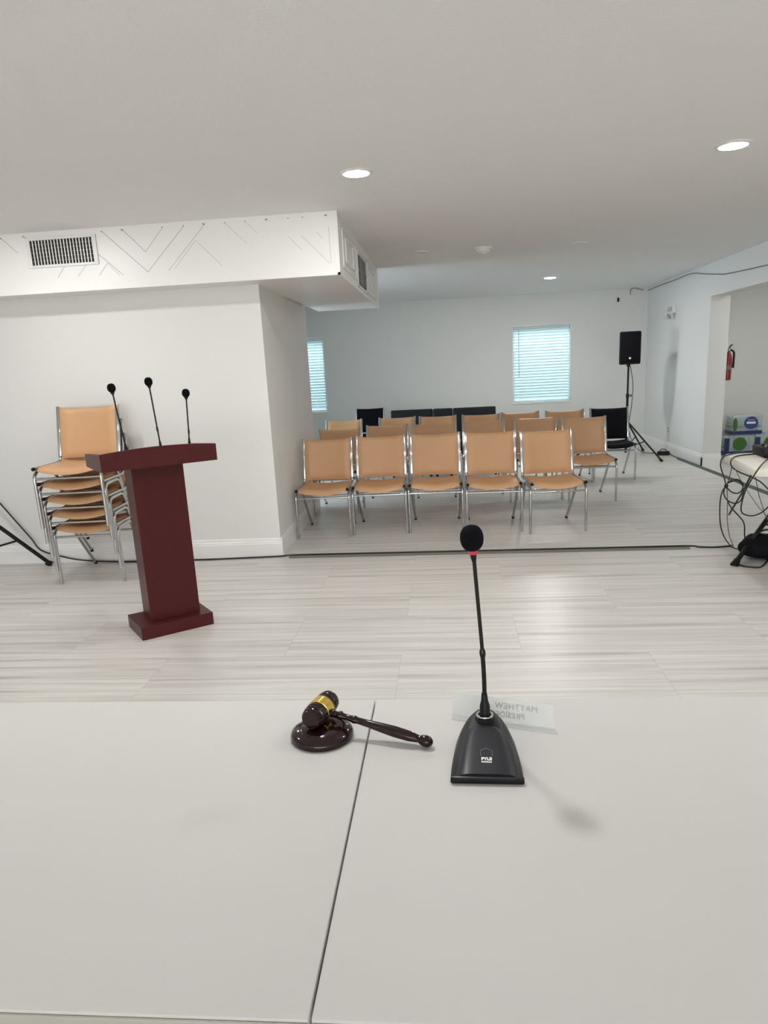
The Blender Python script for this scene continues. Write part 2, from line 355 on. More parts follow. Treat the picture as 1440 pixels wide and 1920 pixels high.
# ------------------------------------------------------------------ windows and blinds
def window(n, x0, x1):
    w = struct(thing('window_%d' % n, '', '')); del w['label'], w['category']
    m = MB(); d0, d1 = BACK+.07, BACK+.13; t = .045
    for lo, hi in (((x0, d0, WZ0), (x0+t, d1, WZ1)), ((x1-t, d0, WZ0), (x1, d1, WZ1)), ((x0+t, d0, WZ0), (x1-t, d1, WZ0+t)), ((x0+t, d0, WZ1-t), (x1-t, d1, WZ1))): m.box(lo, hi, .004)
    m.build('window_frame', M['trim'], w)
    MB().box((x0+t, d0+.03, WZ0+t), (x1-t, d0+.034, WZ1-t)).build('window_pane', M['glass'], w)
    m = MB(); c = .022
    for lo, hi in (((x0-.002, BACK-.008, WZ0-.002), (x0+c, BACK+.06, WZ1+.002)), ((x1-c, BACK-.008, WZ0-.002), (x1+.002, BACK+.06, WZ1+.002)), ((x0+c, BACK-.008, WZ1-c), (x1-c, BACK+.06, WZ1+.002))): m.box(lo, hi, .003)
    m.build('window_casing', M['trim'], w)
    MB().box((x0-.005, BACK-.016, WZ0-.02), (x1+.005, BACK+.07, WZ0+.012), .004).build('window_sill', M['trim'], w)
    return w
def blind(x0, x1, label):
    b = thing('window_blind', label, 'blind', (0, 0, 0), 0, 'white slatted window blinds')
    a0, a1 = x0+.028, x1-.028; top = WZ1-.025; y = BACK+.032; m = MB()
    MB().box((a0, y-.028, top-.045), (a1, y+.028, top), .004).build('head_rail', M['slat'], b)
    n = 24; z0 = WZ0+.045; pitch_ = (top-.055-z0)/n
    for i in range(n):
        z = z0+pitch_*(i+.6); mt = Matrix.Translation((0, y, z)) @ Matrix.Rotation(math.radians(-58), 4, 'X')
        m.box((a0, -.025, -.0014), (a1, .025, .0014), mtx=mt)
    m.build('slats', M['slat'], b)
    MB().box((a0, y-.024, WZ0+.014), (a1, y+.024, WZ0+.036), .004).build('bottom_rail', M['slat'], b)
    for x in (a0+.12, a1-.12):
        MB().tube([(x, y-.027, top-.04), (x, y-.027, WZ0+.05), (x, y-.024, WZ0+.030), (x, y+.024, WZ0+.030), (x, y+.027, WZ0+.05), (x, y+.027, top-.04)], .0012, 6, False).build('ladder_cord', M['white_p'], b)
    MB().tube([(a0+.085, y-.036, top-.05), (a0+.088, y-.036, top-.80)], .0045, 8, False).build('tilt_wand', M['steel'], b)
    return b
window(1, *WR); window(2, *WL)
blind(*WR, 'white slatted blind glowing in the full window behind the seat rows')
blind(*WL, 'white slatted blind partly hidden by the end of the partition wall')

wallbox('added_backdrop', (LW-.2, BACK+2.2, -.1), (6.4, BACK+2.35, 2.2), 'outside')  # added backdrop, darkens the gaps between the blind slats

# ------------------------------------------------------------------ ceiling fittings
def downlight(x, y, label, m='led', r=.072):
    t = thing('recessed_downlight', label, 'ceiling light', (x, y, H), 0, 'recessed ceiling lights')
    prof = [(0, r+.020), (.004, r+.020), (.009, r+.010), (.009, r), (.002, r)]
    MB().lathe((0, 0, 0), (0, 0, -1), prof, 32).build('trim_ring', M['white_p'], t)
    MB().lathe((0, 0, -.0035), (0, 0, -1), [(0, r*.99), (.003, r*.98), (.0065, r*.9)], 32).build('diffuser', M[m], t)
    return t
downlight(-.451, 4.242, 'lit round ceiling downlight in front of the soffit corner')
downlight(1.544, 4.267, 'lit round ceiling downlight nearest the right wall')
downlight(1.41, 10.016, 'lit round ceiling downlight before the window of the far room', 'led_far')
downlight(-2.72, 4.25, 'lit round ceiling downlight facing the air grille of the soffit')
for i, (x, y) in enumerate(((-.457, 2.02), (1.544, 2.03), (-2.6, 2.0))):
    downlight(x, y, ('lit ceiling downlight above the gavel table', 'lit ceiling downlight above the right table end', 'lit ceiling downlight above the left table end')[i], 'led_desk' if i == 0 else 'led')
downlight(4.5, 8.9, 'added unseen fill downlight inside the nook beyond the opening, by its back wall')  # added lamp out of view, brightens the nook wall
downlight(4.5, 7.3, 'added unseen fill downlight inside the nook beyond the opening, nearer the tables')  # second added lamp out of view, lifts the nook further
downlight(1.30, 7.254, 'unlit round ceiling disc right of the smoke detector', 'off', .055)
downlight(-.18, 7.17, 'faint unlit round ceiling disc left of the smoke detector', 'off', .045)
t = thing('smoke_detector', 'white round smoke detector on the ceiling above the chairs', 'smoke detector', (.391, 7.158, H))
MB().lathe((0, 0, 0), (0, 0, -1), [(0, .082), (.012, .082), (.016, .076)], 32).build('mounting_plate', M['white_p'], t)
MB().lathe((0, 0, -.016), (0, 0, -1), [(0, .062), (.014, .062), (.030, .048), (.036, .030)], 32).build('detector_body', M['white_p'], t)
MB().lathe((.012, -.02, -.050), (0, 0, -1), [(0, .014), (.008, .012)], 16).build('test_button', M['white_p'], t)

# ------------------------------------------------------------------ air grilles
t = thing('air_grille', 'white rectangular return air grille with black gaps set in the soffit front', 'air vent', (-2.658, SY0, 2.332))
gx, gz = .228, .082
m = MB()
for lo, hi in (((-gx-.03, -.012, -gz-.018), (-gx, .001, gz+.018)), ((gx, -.012, -gz-.018), (gx+.03, .001, gz+.018)), ((-gx, -.012, -gz-.018), (gx, .001, -gz)), ((-gx, -.012, gz), (gx, .001, gz+.018))): m.box(lo, hi, .002)
m.build('grille_frame', M['white_p'], t)
MB().box((-gx, -.002, -gz), (gx, .0008, gz)).build('grille_backing', M['dark'], t)
m = MB()
for i in range(19): x = -gx+(i+.9)*2*gx/19.8; m.box((x-.0034, -.009, -gz), (x+.0034, -.002, gz))
m.build('grille_fins', M['white_p'], t)
m = MB()
for i in range(5): z = -gz+(i+1)*2*gz/6; m.box((-gx, -.0045, z-.001), (gx, -.002, z+.001))
m.build('grille_cross_wires', M['steel'], t)
t = thing('air_vent', 'narrow dark vent opening in the panelled end of the soffit', 'air vent', (SX, 6.6, 2.24))
MB().box((.0005, -.25, -.115), (.004, .26, .12)).build('vent_backing', M['dark'], t)
m = MB()
for i in range(7): y = -.22+i*.075; m.box((.003, y-.006, -.115), (.012, y+.006, .12))
m.box((.003, -.25, -.012), (.013, .26, .012)); m.build('vent_louvre', M['seam'], t)

# ------------------------------------------------------------------ meeting tables (front)
TZ = .74; TY0, TY1, SEAM = .773, 1.737, -.1655
# scaled to the true camera height: far edge 1.53, near edge .685
TY0, TY1 = Z0, Z1 = atZ(608, 1913, TZ).y, atZ(720, 1311, TZ).y
def meeting_table(x0, x1, label):
    t = thing('conference_table', label, 'table', ((x0+x1)/2, (TY0+TY1)/2, 0), 0, 'white tables pushed end to end')
    hx, hy = (x1-x0)/2, (TY1-TY0)/2
    MB().box((-hx, -hy, TZ-.032), (hx, hy, TZ), .003).build('tabletop', M['table'], t)
    MB().box((-hx+.001, -hy-.004, TZ-.030), (hx-.001, -hy+.0005, TZ-.004), .0015).build('edge_band', M['edge'], t)
    for sx in (-1, 1):
        for sy in (-1, 1):
            l = MB().tube([(sx*(hx-.10), sy*(hy-.10), .02), (sx*(hx-.10), sy*(hy-.10), TZ-.032)], .022, 14, False).build('leg', M['steel'], t)
            MB().lathe((sx*(hx-.10), sy*(hy-.10), 0), (0, 0, 1), [(0, .024), (.02, .026), (.028, .024)], 14).build('foot_cap', M['rubber'], l)
    MB().box((-hx+.1, -hy+.09, TZ-.085), (hx-.1, -hy+.11, TZ-.032)).build('apron_rail', M['steel'], t)
meeting_table(SEAM-1.83, SEAM-.0013, 'white table carrying the gavel, left of the dark joint')
meeting_table(SEAM+.0013, SEAM+1.83, 'white table carrying the gooseneck microphone, right of the dark joint')

# ------------------------------------------------------------------ gavel and block
BC = Vector((-.2535, 1.2195, TZ))
t = thing('sound_block', 'round dark wooden sound block under the gavel head', 'sound block', BC)
MB().lathe((0, 0, 0), (0, 0, 1), [(0, .056), (.002, .0595), (.008, .0605), (.014, .058), (.019, .050), (.0215, .044), (.0205, .041), (.022, .038), (.0225, .001)], 56).build('block_body', M['gavel'], t)
hc = BC+Vector((-.004, .022, .0455)); hend = Vector((-.049, 1.178, TZ+.0115))
hd = (hend-hc).normalized(); hax = Vector((-hd.y, hd.x, 0)).normalized()
hax = (hax-Vector((0, 0, .05))).normalized() if hax.y < 0 else (hax+Vector((0, 0, .03))).normalized()
t = thing('gavel', 'dark polished wooden gavel with brass band lying on its block', 'gavel', hc)
hl = .044
prof = [(-hl, .001), (-hl, .0175), (-hl+.004, .0205), (-hl+.010, .0215), (-hl+.0115, .0195), (-hl+.013, .0195), (-hl+.0145, .0222), (-hl+.019, .0225), (-hl+.0205, .0205), (-hl+.022, .0205), (-hl+.024, .0228),
        (hl-.024, .0228), (hl-.022, .0205), (hl-.0205, .0205), (hl-.019, .0225), (hl-.0145, .0222), (hl-.013, .0195), (hl-.0115, .0195), (hl-.010, .0215), (hl-.004, .0205), (hl, .0175), (hl, .001)]
MB().lathe((0, 0, 0), hax, prof, 40).build('gavel_head', M['gavel'], t)
MB().lathe((0, 0, 0), hax, [(-.0125, .0226), (-.012, .0236), (.012, .0236), (.0125, .0226)], 40).build('brass_band', M['brass'], t)
L_ = (hend-hc).length
MB().lathe((0, 0, 0), hd, [(.020, .006), (.024, .0085), (.028, .0085), (.030, .006), (.036, .0055), (.040, .0085), (.044, .0085), (.047, .006), (.056, .0058), (.064, .0062), (.070, .0075), (.074, .0075), (.078, .0062),
    (.10, .0072), (.13, .0092), (.155, .0106), (L_-.036, .0098), (L_-.022, .0075), (L_-.018, .0068), (L_-.012, .0098), (L_-.004, .0110), (L_+.003, .0095), (L_+.008, .0045), (L_+.009, .001)], 28).build('handle', M['gavel'], t)

# ------------------------------------------------------------------ nameplate
q0 = Vector((-.004, 1.302, TZ)); q1 = Vector((.187, 1.242, TZ)); u = (q1-q0); W_ = u.length; u.normalize(); nb = Vector((-u.y, u.x, 0))
if nb.y < 0: nb = -nb
t = thing('nameplate', 'clear acrylic nameplate seen from behind with reversed letters', 'nameplate', q0)
up = (Vector((0, 0, 1))+nb*.10).normalized(); fn = u.cross(up).normalized()   # fn points to the camera side
if fn.y > 0: fn = -fn
hgt = .050
poly = [(0, .002), (W_, .002), (W_, hgt-.006), (W_-.004, hgt), (.004, hgt), (0, hgt-.004)]
MB().prism(poly, lambda a, b: u*a+up*b+fn*.0012, lambda a, b: u*a+up*b-fn*.0012).build('plate', M['acrylic'], t, smooth=False)
MB().prism([(-.001, 0), (W_+.001, 0), (W_+.010, -.018), (.004, -.018)], lambda a, b: u*a+nb*b+Vector((0, 0, .0003)), lambda a, b: u*a+nb*b+Vector((0, 0, .0028))).build('foot', M['acrylic'], t, smooth=False)
tm = frame_mtx(u*.128+up*.034+fn*.0016, -u, up, -fn)
text_mesh('first_line', 'MATTHEW', .0165, tm, M['etched'], t, .0003, 1.05, bold=0)
tm = frame_mtx(u*.105+up*.0165+fn*.0016, -u, up, -fn)
text_mesh('second_line', 'PRESIDENT', .0155, tm, M['etched'], t, .0003, 1.05, bold=0)

# ------------------------------------------------------------------ desk microphone
O = Vector((.0515, 1.0605, TZ)); rz = -.03
t = thing('gooseneck_microphone', 'black gooseneck desk microphone with foam head standing on the white table', 'microphone', O, rz)
D = .172
HW = ((0, 1), (.10, .997), (.25, .985), (.40, .955), (.58, .905), (.70, .865), (.80, .80), (.88, .71), (.94, .59), (1, .36))
def hw(s):
    for (a, p), (b, q) in zip(HW, HW[1:]):
        if s <= b: return .0605*(p+(q-p)*(s-a)/(b-a))
    return .0605*.2
def hh(s): return .013+.037*s**.85
def ring(s, wsc, n=18, zoff=0.0):
    w = hw(s)*wsc; h = hh(s); y = D*s; o = []
    for k in range(n+1):
        a = -1+2*k/n; sx = math.copysign(1-(1-abs(a))**1.6, a)
        z = h*(1-.78*abs(sx)**5) if s > .0 else h
        o.append((w*sx, y, z+zoff))
    return o
m = MB(); rows = []
ss = [i/26 for i in range(27)]
for s in ss: rows.append([m.bm.verts.new(p) for p in ring(min(s, .985), 1)])
bots = [[m.bm.verts.new((p.co.x*1.015, p.co.y, .002)) for p in r] for r in rows]
for a, b in zip(rows, rows[1:]):
    for k in range(18): m.bm.faces.new((a[k], a[k+1], b[k+1], b[k]))
for a, b in zip(bots, bots[1:]):
    for k in range(18): m.bm.faces.new((a[k], b[k], b[k+1], a[k+1]))
for k in range(18):
    m.bm.faces.new((rows[0][k], bots[0][k], bots[0][k+1], rows[0][k+1])); m.bm.faces.new((rows[-1][k], rows[-1][k+1], bots[-1][k+1], bots[-1][k]))
for i in range(26):
    m.bm.faces.new((rows[i][0], rows[i+1][0], bots[i+1][0], bots[i][0])); m.bm.faces.new((rows[i][18], bots[i][18], bots[i+1][18], rows[i+1][18]))
body = m.build('microphone_base', M['mic_body'], t, angle=50)
# raised arched face
def face_pt(a, s): # a in -1..1
    s2 = .02+.70*s; w = .0535*(1-s**2.8)**.5+.0005
    x = w*a; y = D*s2; k = min(1, abs(x)/hw(s2)); sx = k
    z = hh(s2)*(1-.78*(1-(1-k)**1.0)**5 if True else 1)
    return Vector((x, y, z))
def face_fn(uu, vv):
    p = face_pt(-1+2*uu, vv); e = min(1, 6*min(uu, 1-uu))*min(1, 8*(1-vv)+.15); return (p, Vector((0, -.22, .97)), .25+.75*e)
MB().sheet(face_fn, 20, 26, .0030).build('face_panel', M['mic_face'], body, angle=60)
# front lip
MB().box((-.0600, -.0016, .0006), (.0600, .003, .0128), .0012).build('front_lip', M['blk_gloss'], body)
sl = math.atan2(hh(.45)-hh(.15), D*.30); yv = Vector((0, math.cos(sl), math.sin(sl))); nv = Vector((0, -math.sin(sl), math.cos(sl)))
def on_face(x, s): return Vector((x, D*s, hh(s)))+nv*.0034
text_mesh('maker_name', 'PYLE', .0085, frame_mtx(on_face(0, .205), Vector((1, 0, 0)), yv, nv), M['print'], body, .0003, 1.0, bold=.0005)
text_mesh('model_line', 'PDMIKC5', .0042, frame_mtx(on_face(0, .165), Vector((1, 0, 0)), yv, nv), M['print'], body, .0003, 1.0, bold=.0002)
m = MB(); pts = [(-.0095, .245), (-.0105, .31), (-.0075, .33), (0, .352), (.0075, .33), (.0105, .31), (.0095, .245)]
P3 = [on_face(a, b) for a, b in pts]
m.tube(P3[:3]+[P3[3]]+P3[4:], .00035, 6, False); m.build('house_emblem', M['print_g'], body)
# collar, ring and neck
def loc(p): return Matrix.Rotation(-rz, 3, 'Z') @ (Vector(p)-O)
nb0 = Vector((0, .142, hh(.80)))
m = MB()
r = bmesh.ops.create_cone(m.bm, cap_ends=True, segments=8, radius1=.0185, radius2=.0165, depth=.010)
for v in r['verts']: v.co = v.co+nb0+Vector((0, 0, .003))
m.build('collar', M['blk'], t, smooth=False)
MB().lathe(nb0+Vector((0, 0, .0075)), (0, 0, 1), [(0, .0155), (.0015, .016), (.003, .0155), (.003, .012), (.0005, .012)], 32).build('silver_ring', M['silver'], t)
YM = O.y+.142
P = lambda x, y: loc(atY(x, y, YM))
n0 = nb0+Vector((0, 0, .007))
MB().tube([n0, P(909, 1336), P(909, 1322), P(908.5, 1312), P(908, 1300)], [.0098, .0098, .0092, .0062, .0052], 18, False).build('socket', M['blk'], t)
neck = [P(908.5, 1306), P(908, 1280), P(906.5, 1250), P(905, 1230)]
MB().tube(neck, .0041, 12).build('flexible_neck', M['blk'], t)
MB().tube([P(905.2, 1234), P(905, 1228), P(904.4, 1221), P(904, 1216)], [.0040, .0056, .0056, .0036], 14, False).build('neck_joint', M['blk_gloss'], t)
MB().tube([P(904.4, 1220), P(898, 1150), P(892, 1085), P(889, 1052)], .0035, 12).build('stem', M['metal_dark'], t)
MB().tube([P(889.2, 1054), P(888, 1046), P(886.6, 1034)], [.0036, .0052, .0062], 14, False).build('capsule', M['metal_dark'], t)
MB().tube([P(887, 1039), P(886.6, 1032)], [.0070, .0085], 20, False).build('red_ring', M['red'], t)
fc = P(884.5, 1009); fa = (P(882, 985)-P(887, 1034)).normalized()
m = MB(); prof = []
for k in range(17):
    a = -PI/2+PI*k/16; s = math.sin(a)*.0232; rr = .0205*(max(0, math.cos(a))**.75); prof.append((s, rr))
m.lathe(fc, fa, prof, 28); m.build('foam_windscreen', M['foam'], t)

# ------------------------------------------------------------------ lectern
ang = math.radians(38); ex = Vector((math.cos(ang), math.sin(ang), 0)); ey = Vector((-math.sin(ang), math.cos(ang), 0))
A0 = Vector((-1.733, 3.617, 0))
lec = thing('lectern', 'dark red mahogany lectern with a tray top and three microphones', 'lectern', A0, ang)
MB().box((0, 0, 0), (.418, .303, .075), .003).build('plinth', M['mahogany'], lec, smooth=False)
MB().box((.078, .072, .075), (.366, .235, .975), .002).build('column', M['mahogany'], lec, smooth=False)
tx0, tx1, ty0, ty1, tz = -.098, .528, -.045, .335, .968
MB().box((tx0+.016, ty0+.016, tz+.003), (tx1-.016, ty1, tz+.026), .001).build('reading_board', M['mahog_in'], lec, smooth=False)
n = 14; top = [(tx1-(tx1-tx0)*k/n, 1.060+.016*(1-(2*k/n-1)**2)) for k in range(n+1)]
MB().prism([(tx0, tz), (tx1, tz)]+top, lambda a, b: Vector((a, ty0, b)), lambda a, b: Vector((a, ty0+.018, b))).build('front_fascia', M['mahogany'], lec, smooth=False)
for x in (tx0, tx1-.018):
    MB().prism([(ty0+.0182, tz), (ty1, tz), (ty1, 1.040), (ty0+.0182, 1.060)], lambda a, b: Vector((x, a, b)), lambda a, b: Vector((x+.018, a, b))).build('side_board', M['mahogany'], lec, smooth=False)
def lectern_mic(bx, hx, hz, label, by=.005, hy=.005):
    b = A0+ex*bx+ey*by+Vector((0, 0, tz+.026))
    g = thing('lectern_microphone', label, 'microphone', b, ang, 'gooseneck microphones on the lectern')
    h = Vector((hx-bx, hy-by, hz-tz-.026)); d = h.normalized()
    MB().lathe((0, 0, 0), (0, 0, 1), [(0, .017), (.006, .017), (.010, .012), (.012, .010)], 16).build('mount', M['blk'], g)
    MB().tube([(0, 0, .010), (h.x*.10, 0, .07), (h.x*.19, 0, .105)], [.0085, .0088, .005], 12, False).build('socket', M['blk'], g)
    MB().tube([(h.x*.18, 0, .10), (h.x*.36, 0, h.z*.40), (h.x*.62, 0, h.z*.64), h-d*.02], .0042, 10).build('stem', M['metal_dark'], g)
    c = h*.40; MB().tube([c-d*.01+Vector((h.x*-.03, 0, 0)), c+d*.012+Vector((h.x*-.02, 0, 0))], .0058, 10, False).build('neck_joint', M['blk_gloss'], g)
    MB().lathe(h-d*.034, d, [(0, .0055), (.008, .0105), (.012, .0105)], 14).build('capsule', M['metal_dark'], g)
    m = MB(); prof = []
    for k in range(13): a = -PI/2+PI*k/12; prof.append((math.sin(a)*.0235, .0215*max(0, math.cos(a))**.8))
    m.lathe(h, d, prof, 20).build('foam_windscreen', M['foam'], g)
lectern_mic(.058, .020, 1.392, 'leftmost of the three black microphones on the lectern')
lectern_mic(.238, .213, 1.414, 'tallest, middle of the three black microphones on the lectern')
lectern_mic(.394, .407, 1.343, 'shortest, rightmost of the three black microphones on the lectern')

# ------------------------------------------------------------------ stacking chairs
def make_chair(fab, label, group):
    t = thing('stacking_chair', label, 'chair', (0, 0, 0), 0, group)
    ch = M['chrome']
    def sag(x): return 1-min(1, abs(x)/.208)**2
    def seat_fn(uu, vv):
        x = -.208+.416*uu; y = -.012*sag(x)+.412*vv*(1)-.0
        roll_ = max(0, 1-vv/.10)**2*.020
        z = .424-.030*sag(x)*(1-.35*vv)-roll_+(.012 if vv > .96 else 0)
        e = min(1, 7*min(uu, 1-uu)+.25)*min(1, 9*min(vv, 1-vv)+.35)
        return (Vector((x, y, z)), Vector((0, 0, 1)), e)
    MB().sheet(seat_fn, 20, 18, .024).build('seat', fab, t, angle=55)
    bn = Vector((0, -.98, .19)).normalized()
    def back_fn(uu, vv):
        x = -.2085+.417*uu; z = .446+.370*vv; y = .411+.091*vv+.028*sag(x)
        z -= .010*sag(x)*(1 if vv > .98 else 0)
        e = min(1, 8*min(uu, 1-uu)+.3)*min(1, 8*min(vv, 1-vv)+.3)
        return (Vector((x, y, z)), bn, e)
    bk = MB().sheet(back_fn, 20, 18, .024).build('backrest', fab, t, angle=55)
    for s in (-1, 1):
        X = .233*s
        l = MB().tube([(X, 0, .012), (X, 0, .18), (X, 0, .345), (X, .012, .378), (X, .045, .398), (X, .13, .402), (X, .215, .402)], .0120, 12).build('leg', ch, t)
        MB().tube([(X, 0, 0), (X, 0, .022)], .0125, 12, False).build('foot_cap', M['chrome'], l)
        l = MB().tube([(X, .215, .402), (X, .250, .396), (X*.985, .285, .370), (X*.94, .42, .19), (X*.89, .560, .012)], .0120, 12).build('leg', ch, t)
        MB().tube([(X*.89, .560, 0), (X*.885, .555, .024)], .0125, 12, False).build('foot_cap', M['rubber'], l)
        MB().tube([(.223*s, -.004, .4235), (.223*s, .20, .4235), (.223*s, .36, .424), (.222*s, .400, .436), (.221*s, .416, .47)], .0110, 12).build('seat_rail', ch, t)
        cp = MB().tube([(.223*s, -.022, .4235), (.223*s, -.003, .4235)], .0128, 12, False).build('end_plug', M['rubber'], t)
        mt = frame_mtx((.2215*s, .4165, .462), Vector((1, 0, 0)), Vector((0, .97, -.238)).normalized(), Vector((0, .238, .97)).normalized())
        MB().box((-.0125, -.013, 0), (.0125, .013, .372), .004, mtx=mt).build('back_upright', ch, t)
    MB().tube([(-.233, 0, .352), (.233, 0, .352)], .0085, 10, False).build('stretcher', ch, t)
    MB().tube([(-.222, .325, .318), (.222, .325, .318)], .0085, 10, False).build('stretcher', ch, t)
    return t
front = ['tan vinyl chair in the front row beside the partition wall', 'tan vinyl chair second from the partition wall in the front row', 'tan vinyl chair in the middle of the front row', 'tan vinyl chair second from the open end of the front row', 'tan vinyl chair at the open right end of the front row']
mid = ['tan vinyl chair at the left end of the second row', 'tan vinyl chair second from left in the second row', 'tan vinyl chair third from left in the second row', 'tan vinyl chair fourth from left in the second row', 'tan vinyl chair fifth from left in the second row', 'tan vinyl chair at the right end of the second row, seat and legs in view']
rear = ['tan vinyl chair at the left end of the third row', 'tan vinyl chair second from left in the third row', 'tan vinyl chair third from left in the third row', 'tan vinyl chair fourth from left in the third row', 'tan vinyl chair second from right in the third row', 'tan vinyl chair at the right end of the third row']
proto = make_chair(M['tan'], front[0], 'tan chairs in the front row')
used = [False]
def place(x, y, rz, label, group, z=0, src=None):
    if src is None and not used[0]: o = proto; used[0] = True
    else: o = copy_tree(src or proto)
    o.location = (x, y, z); o.rotation_euler = (0, 0, rz); o['label'] = label; o['group'] = group; return o
R = math.radians
for (x, y, a), lb in zip(((-1.090, 6.02, 1), (-.600, 6.08, 1), (-.108, 6.10, 0), (.392, 6.03, 0), (.917, 5.95, 4.5)), front): place(x, y, R(a), lb, 'tan chairs in the front row')
for (x, y, a), lb in zip(((-1.145, 7.08, -1), (-.652, 7.33, -1), (-.122, 7.24, 0), (.412, 7.36, 1), (.955, 7.47, -2), (1.458, 7.26, 1)), mid): place(x, y, R(a), lb, 'tan chairs in the second row')
for (x, y, a), lb in zip(((-1.277, 8.45, 0), (-.61, 8.50, 0), (-.12, 8.43, -2), (.406, 8.36, -2), (.906, 8.47, 0), (1.457, 8.43, 2)), rear): place(x, y, R(a), lb, 'tan chairs in the third row')
lay = ['bottom chair of the tan stack beside the lectern', 'second chair from the floor in the tan stack', 'middle chair of the tan stack behind the lectern', 'second chair from the top in the tan stack', 'topmost tan chair of the stack, its back in full view']
for k in range(5): place(-2.612-.004*k, 4.80-.025*k, R(4.5), lay[k], 'tan chairs stacked beside the lectern', z=.11*k)
bchair = make_chair(M['blk_fab'], '', 'black chairs around the seat rows')
bchair.location = (1.96, 8.52, 0); bchair.rotation_euler = (0, 0, R(-3)); bchair['label'] = 'black upholstered chair beside the loudspeaker stand'
o = copy_tree(bchair); o.location = (-1.20, 10.93, 0); o.rotation_euler = (0, 0, R(0)); o['label'] = 'black chair back rising behind the left end of the third row'

# dark waiting chairs along the back
def waiting_chair(x, y, label, src=None, w=.575):
    if src: t = copy_tree(src); t.location = (x, y, 0); t['label'] = label; return t
    t = thing('waiting_chair', label, 'chair', (x, y, 0), 0, 'charcoal padded chairs behind the third row'); h = w/2
    mt = Matrix.Translation((0, .50, .40)) @ Matrix.Rotation(R(-8), 4, 'X')
    MB().box((-h, -.04, 0), (h, .05, .455), .018, mtx=mt, seg=3).build('backrest', M['grey_fab'], t)
    MB().box((-h, -.02, .33), (h, .50, .44), .02, seg=3).build('seat', M['grey_fab'], t)
    for sx in (-1, 1):
        for y_ in (.03, .50): MB().tube([(sx*(h-.04), y_, 0), (sx*(h-.04), y_, .34)], .016, 10, False).build('leg', M['blk'], t)
    return t
w0 = waiting_chair(-.465, 9.36, 'wide charcoal padded chair back on the side of the black chair back')
waiting_chair(.385, 9.30, 'wide charcoal padded chair back on the side of the full window', w0)
waiting_chair(-.040, 9.335, 'narrow charcoal padded seat back between the two wide charcoal ones', w=.268)

# ------------------------------------------------------------------ loudspeaker on tripod
def tripod(x, y, hgt, dirs, spread, zc, label, bf=.52, lr=.0125):
    t = thing('tripod_stand', label, 'stand', (x, y, 0))
    MB().tube([(0, 0, .06), (0, 0, zc+.38)], .0175, 14, False).build('lower_pole', M['blk'], t)
    MB().tube([(0, 0, zc+.36), (0, 0, hgt)], .0140, 14, False).build('upper_pole', M['blk'], t)
    k = MB().lathe((0, 0, zc+.34), (0, 0, 1), [(0, .022), (.05, .024), (.06, .018)], 14).build('clamp_collar', M['blk'], t)
    MB().lathe((.02, 0, zc+.37), (1, 0, 0), [(0, .006), (.02, .006), (.022, .016), (.034, .016)], 12).build('clamp_knob', M['blk'], k)
    MB().lathe((0, 0, zc-.03), (0, 0, 1), [(0, .030), (.06, .030)], 14).build('leg_bracket', M['blk'], t)
    for a in dirs:
        d = Vector((math.cos(a), math.sin(a), 0)); f_ = d*spread
        l = MB().tube([d*.028+Vector((0, 0, zc)), f_+Vector((0, 0, .018))], lr, 10, False).build('leg', M['blk'], t)
        MB().tube([f_*.965+Vector((0, 0, .032)), f_*1.02+Vector((0, 0, .006))], [lr*1.3, lr*1.6], 10, False).build('rubber_foot', M['rubber'], l)
        q = f_*bf+d*.014; MB().tube([d*.018+Vector((0, 0, .13)), Vector((q.x, q.y, zc*(1-bf)+.010))], .008, 8, False).build('brace', M['blk'], t)
    return t
SP = Vector((2.59, 10.6, 0))
ld = math.atan2(.6, .40)
tripod(SP.x, SP.y, 1.31, (ld, ld+2*PI/3, ld-2*PI/3), .72, .50, 'black tripod stand carrying the loudspeaker in the far corner')
t = thing('loudspeaker', 'black loudspeaker with rounded corners on the tripod stand', 'loudspeaker', (SP.x, SP.y, 1.305), R(-6))
m = MB(); pl = [(-.148, -.13), (.148, -.13), (.10, .13), (-.10, .13)]
m.prism(pl, lambda a, b: Vector((a, b, 0)), lambda a, b: Vector((a, b, .445)))
bmesh.ops.bevel(m.bm, geom=m.bm.edges[:], offset=.022, segments=3, profile=.5, affect='EDGES')
m.build('cabinet', M['blk'], t)
m = MB().box((-.128, -.136, .022), (.128, -.126, .423), .004); m.build('front_grille', M['grille'], t)
MB().lathe((0, -.134, .085), (0, -1, 0), [(0, .016), (.004, .016), (.005, .013)], 20).build('badge', M['silver'], t)
MB().lathe((0, 0, -.03), (0, 0, 1), [(0, .026), (.035, .026)], 14).build('pole_socket', M['blk'], t)

# tripod at the left frame edge (its pole stands outside the picture)
tx, ty = -3.93, 5.02
fd = Vector((-3.235-tx, 5.33-ty)); a0 = math.atan2(fd.y, fd.x)
tripod(tx, ty, 1.55, (a0, a0-2*PI/3, a0+2.9), fd.length*.985, .80, 'black tripod stand reaching in beside the chair stack', .72, .016)
# tripod under the right table
tx, ty = 2.50, 5.36; fd = Vector((1.93-tx, 4.83-ty)); a0 = math.atan2(fd.y, fd.x)
st = tripod(tx, ty, 1.20, (a0, a0+1.83, a0-2.88), fd.length, .43, 'black tripod stand behind the folding table, one leg reaching out below it', .5, .017)

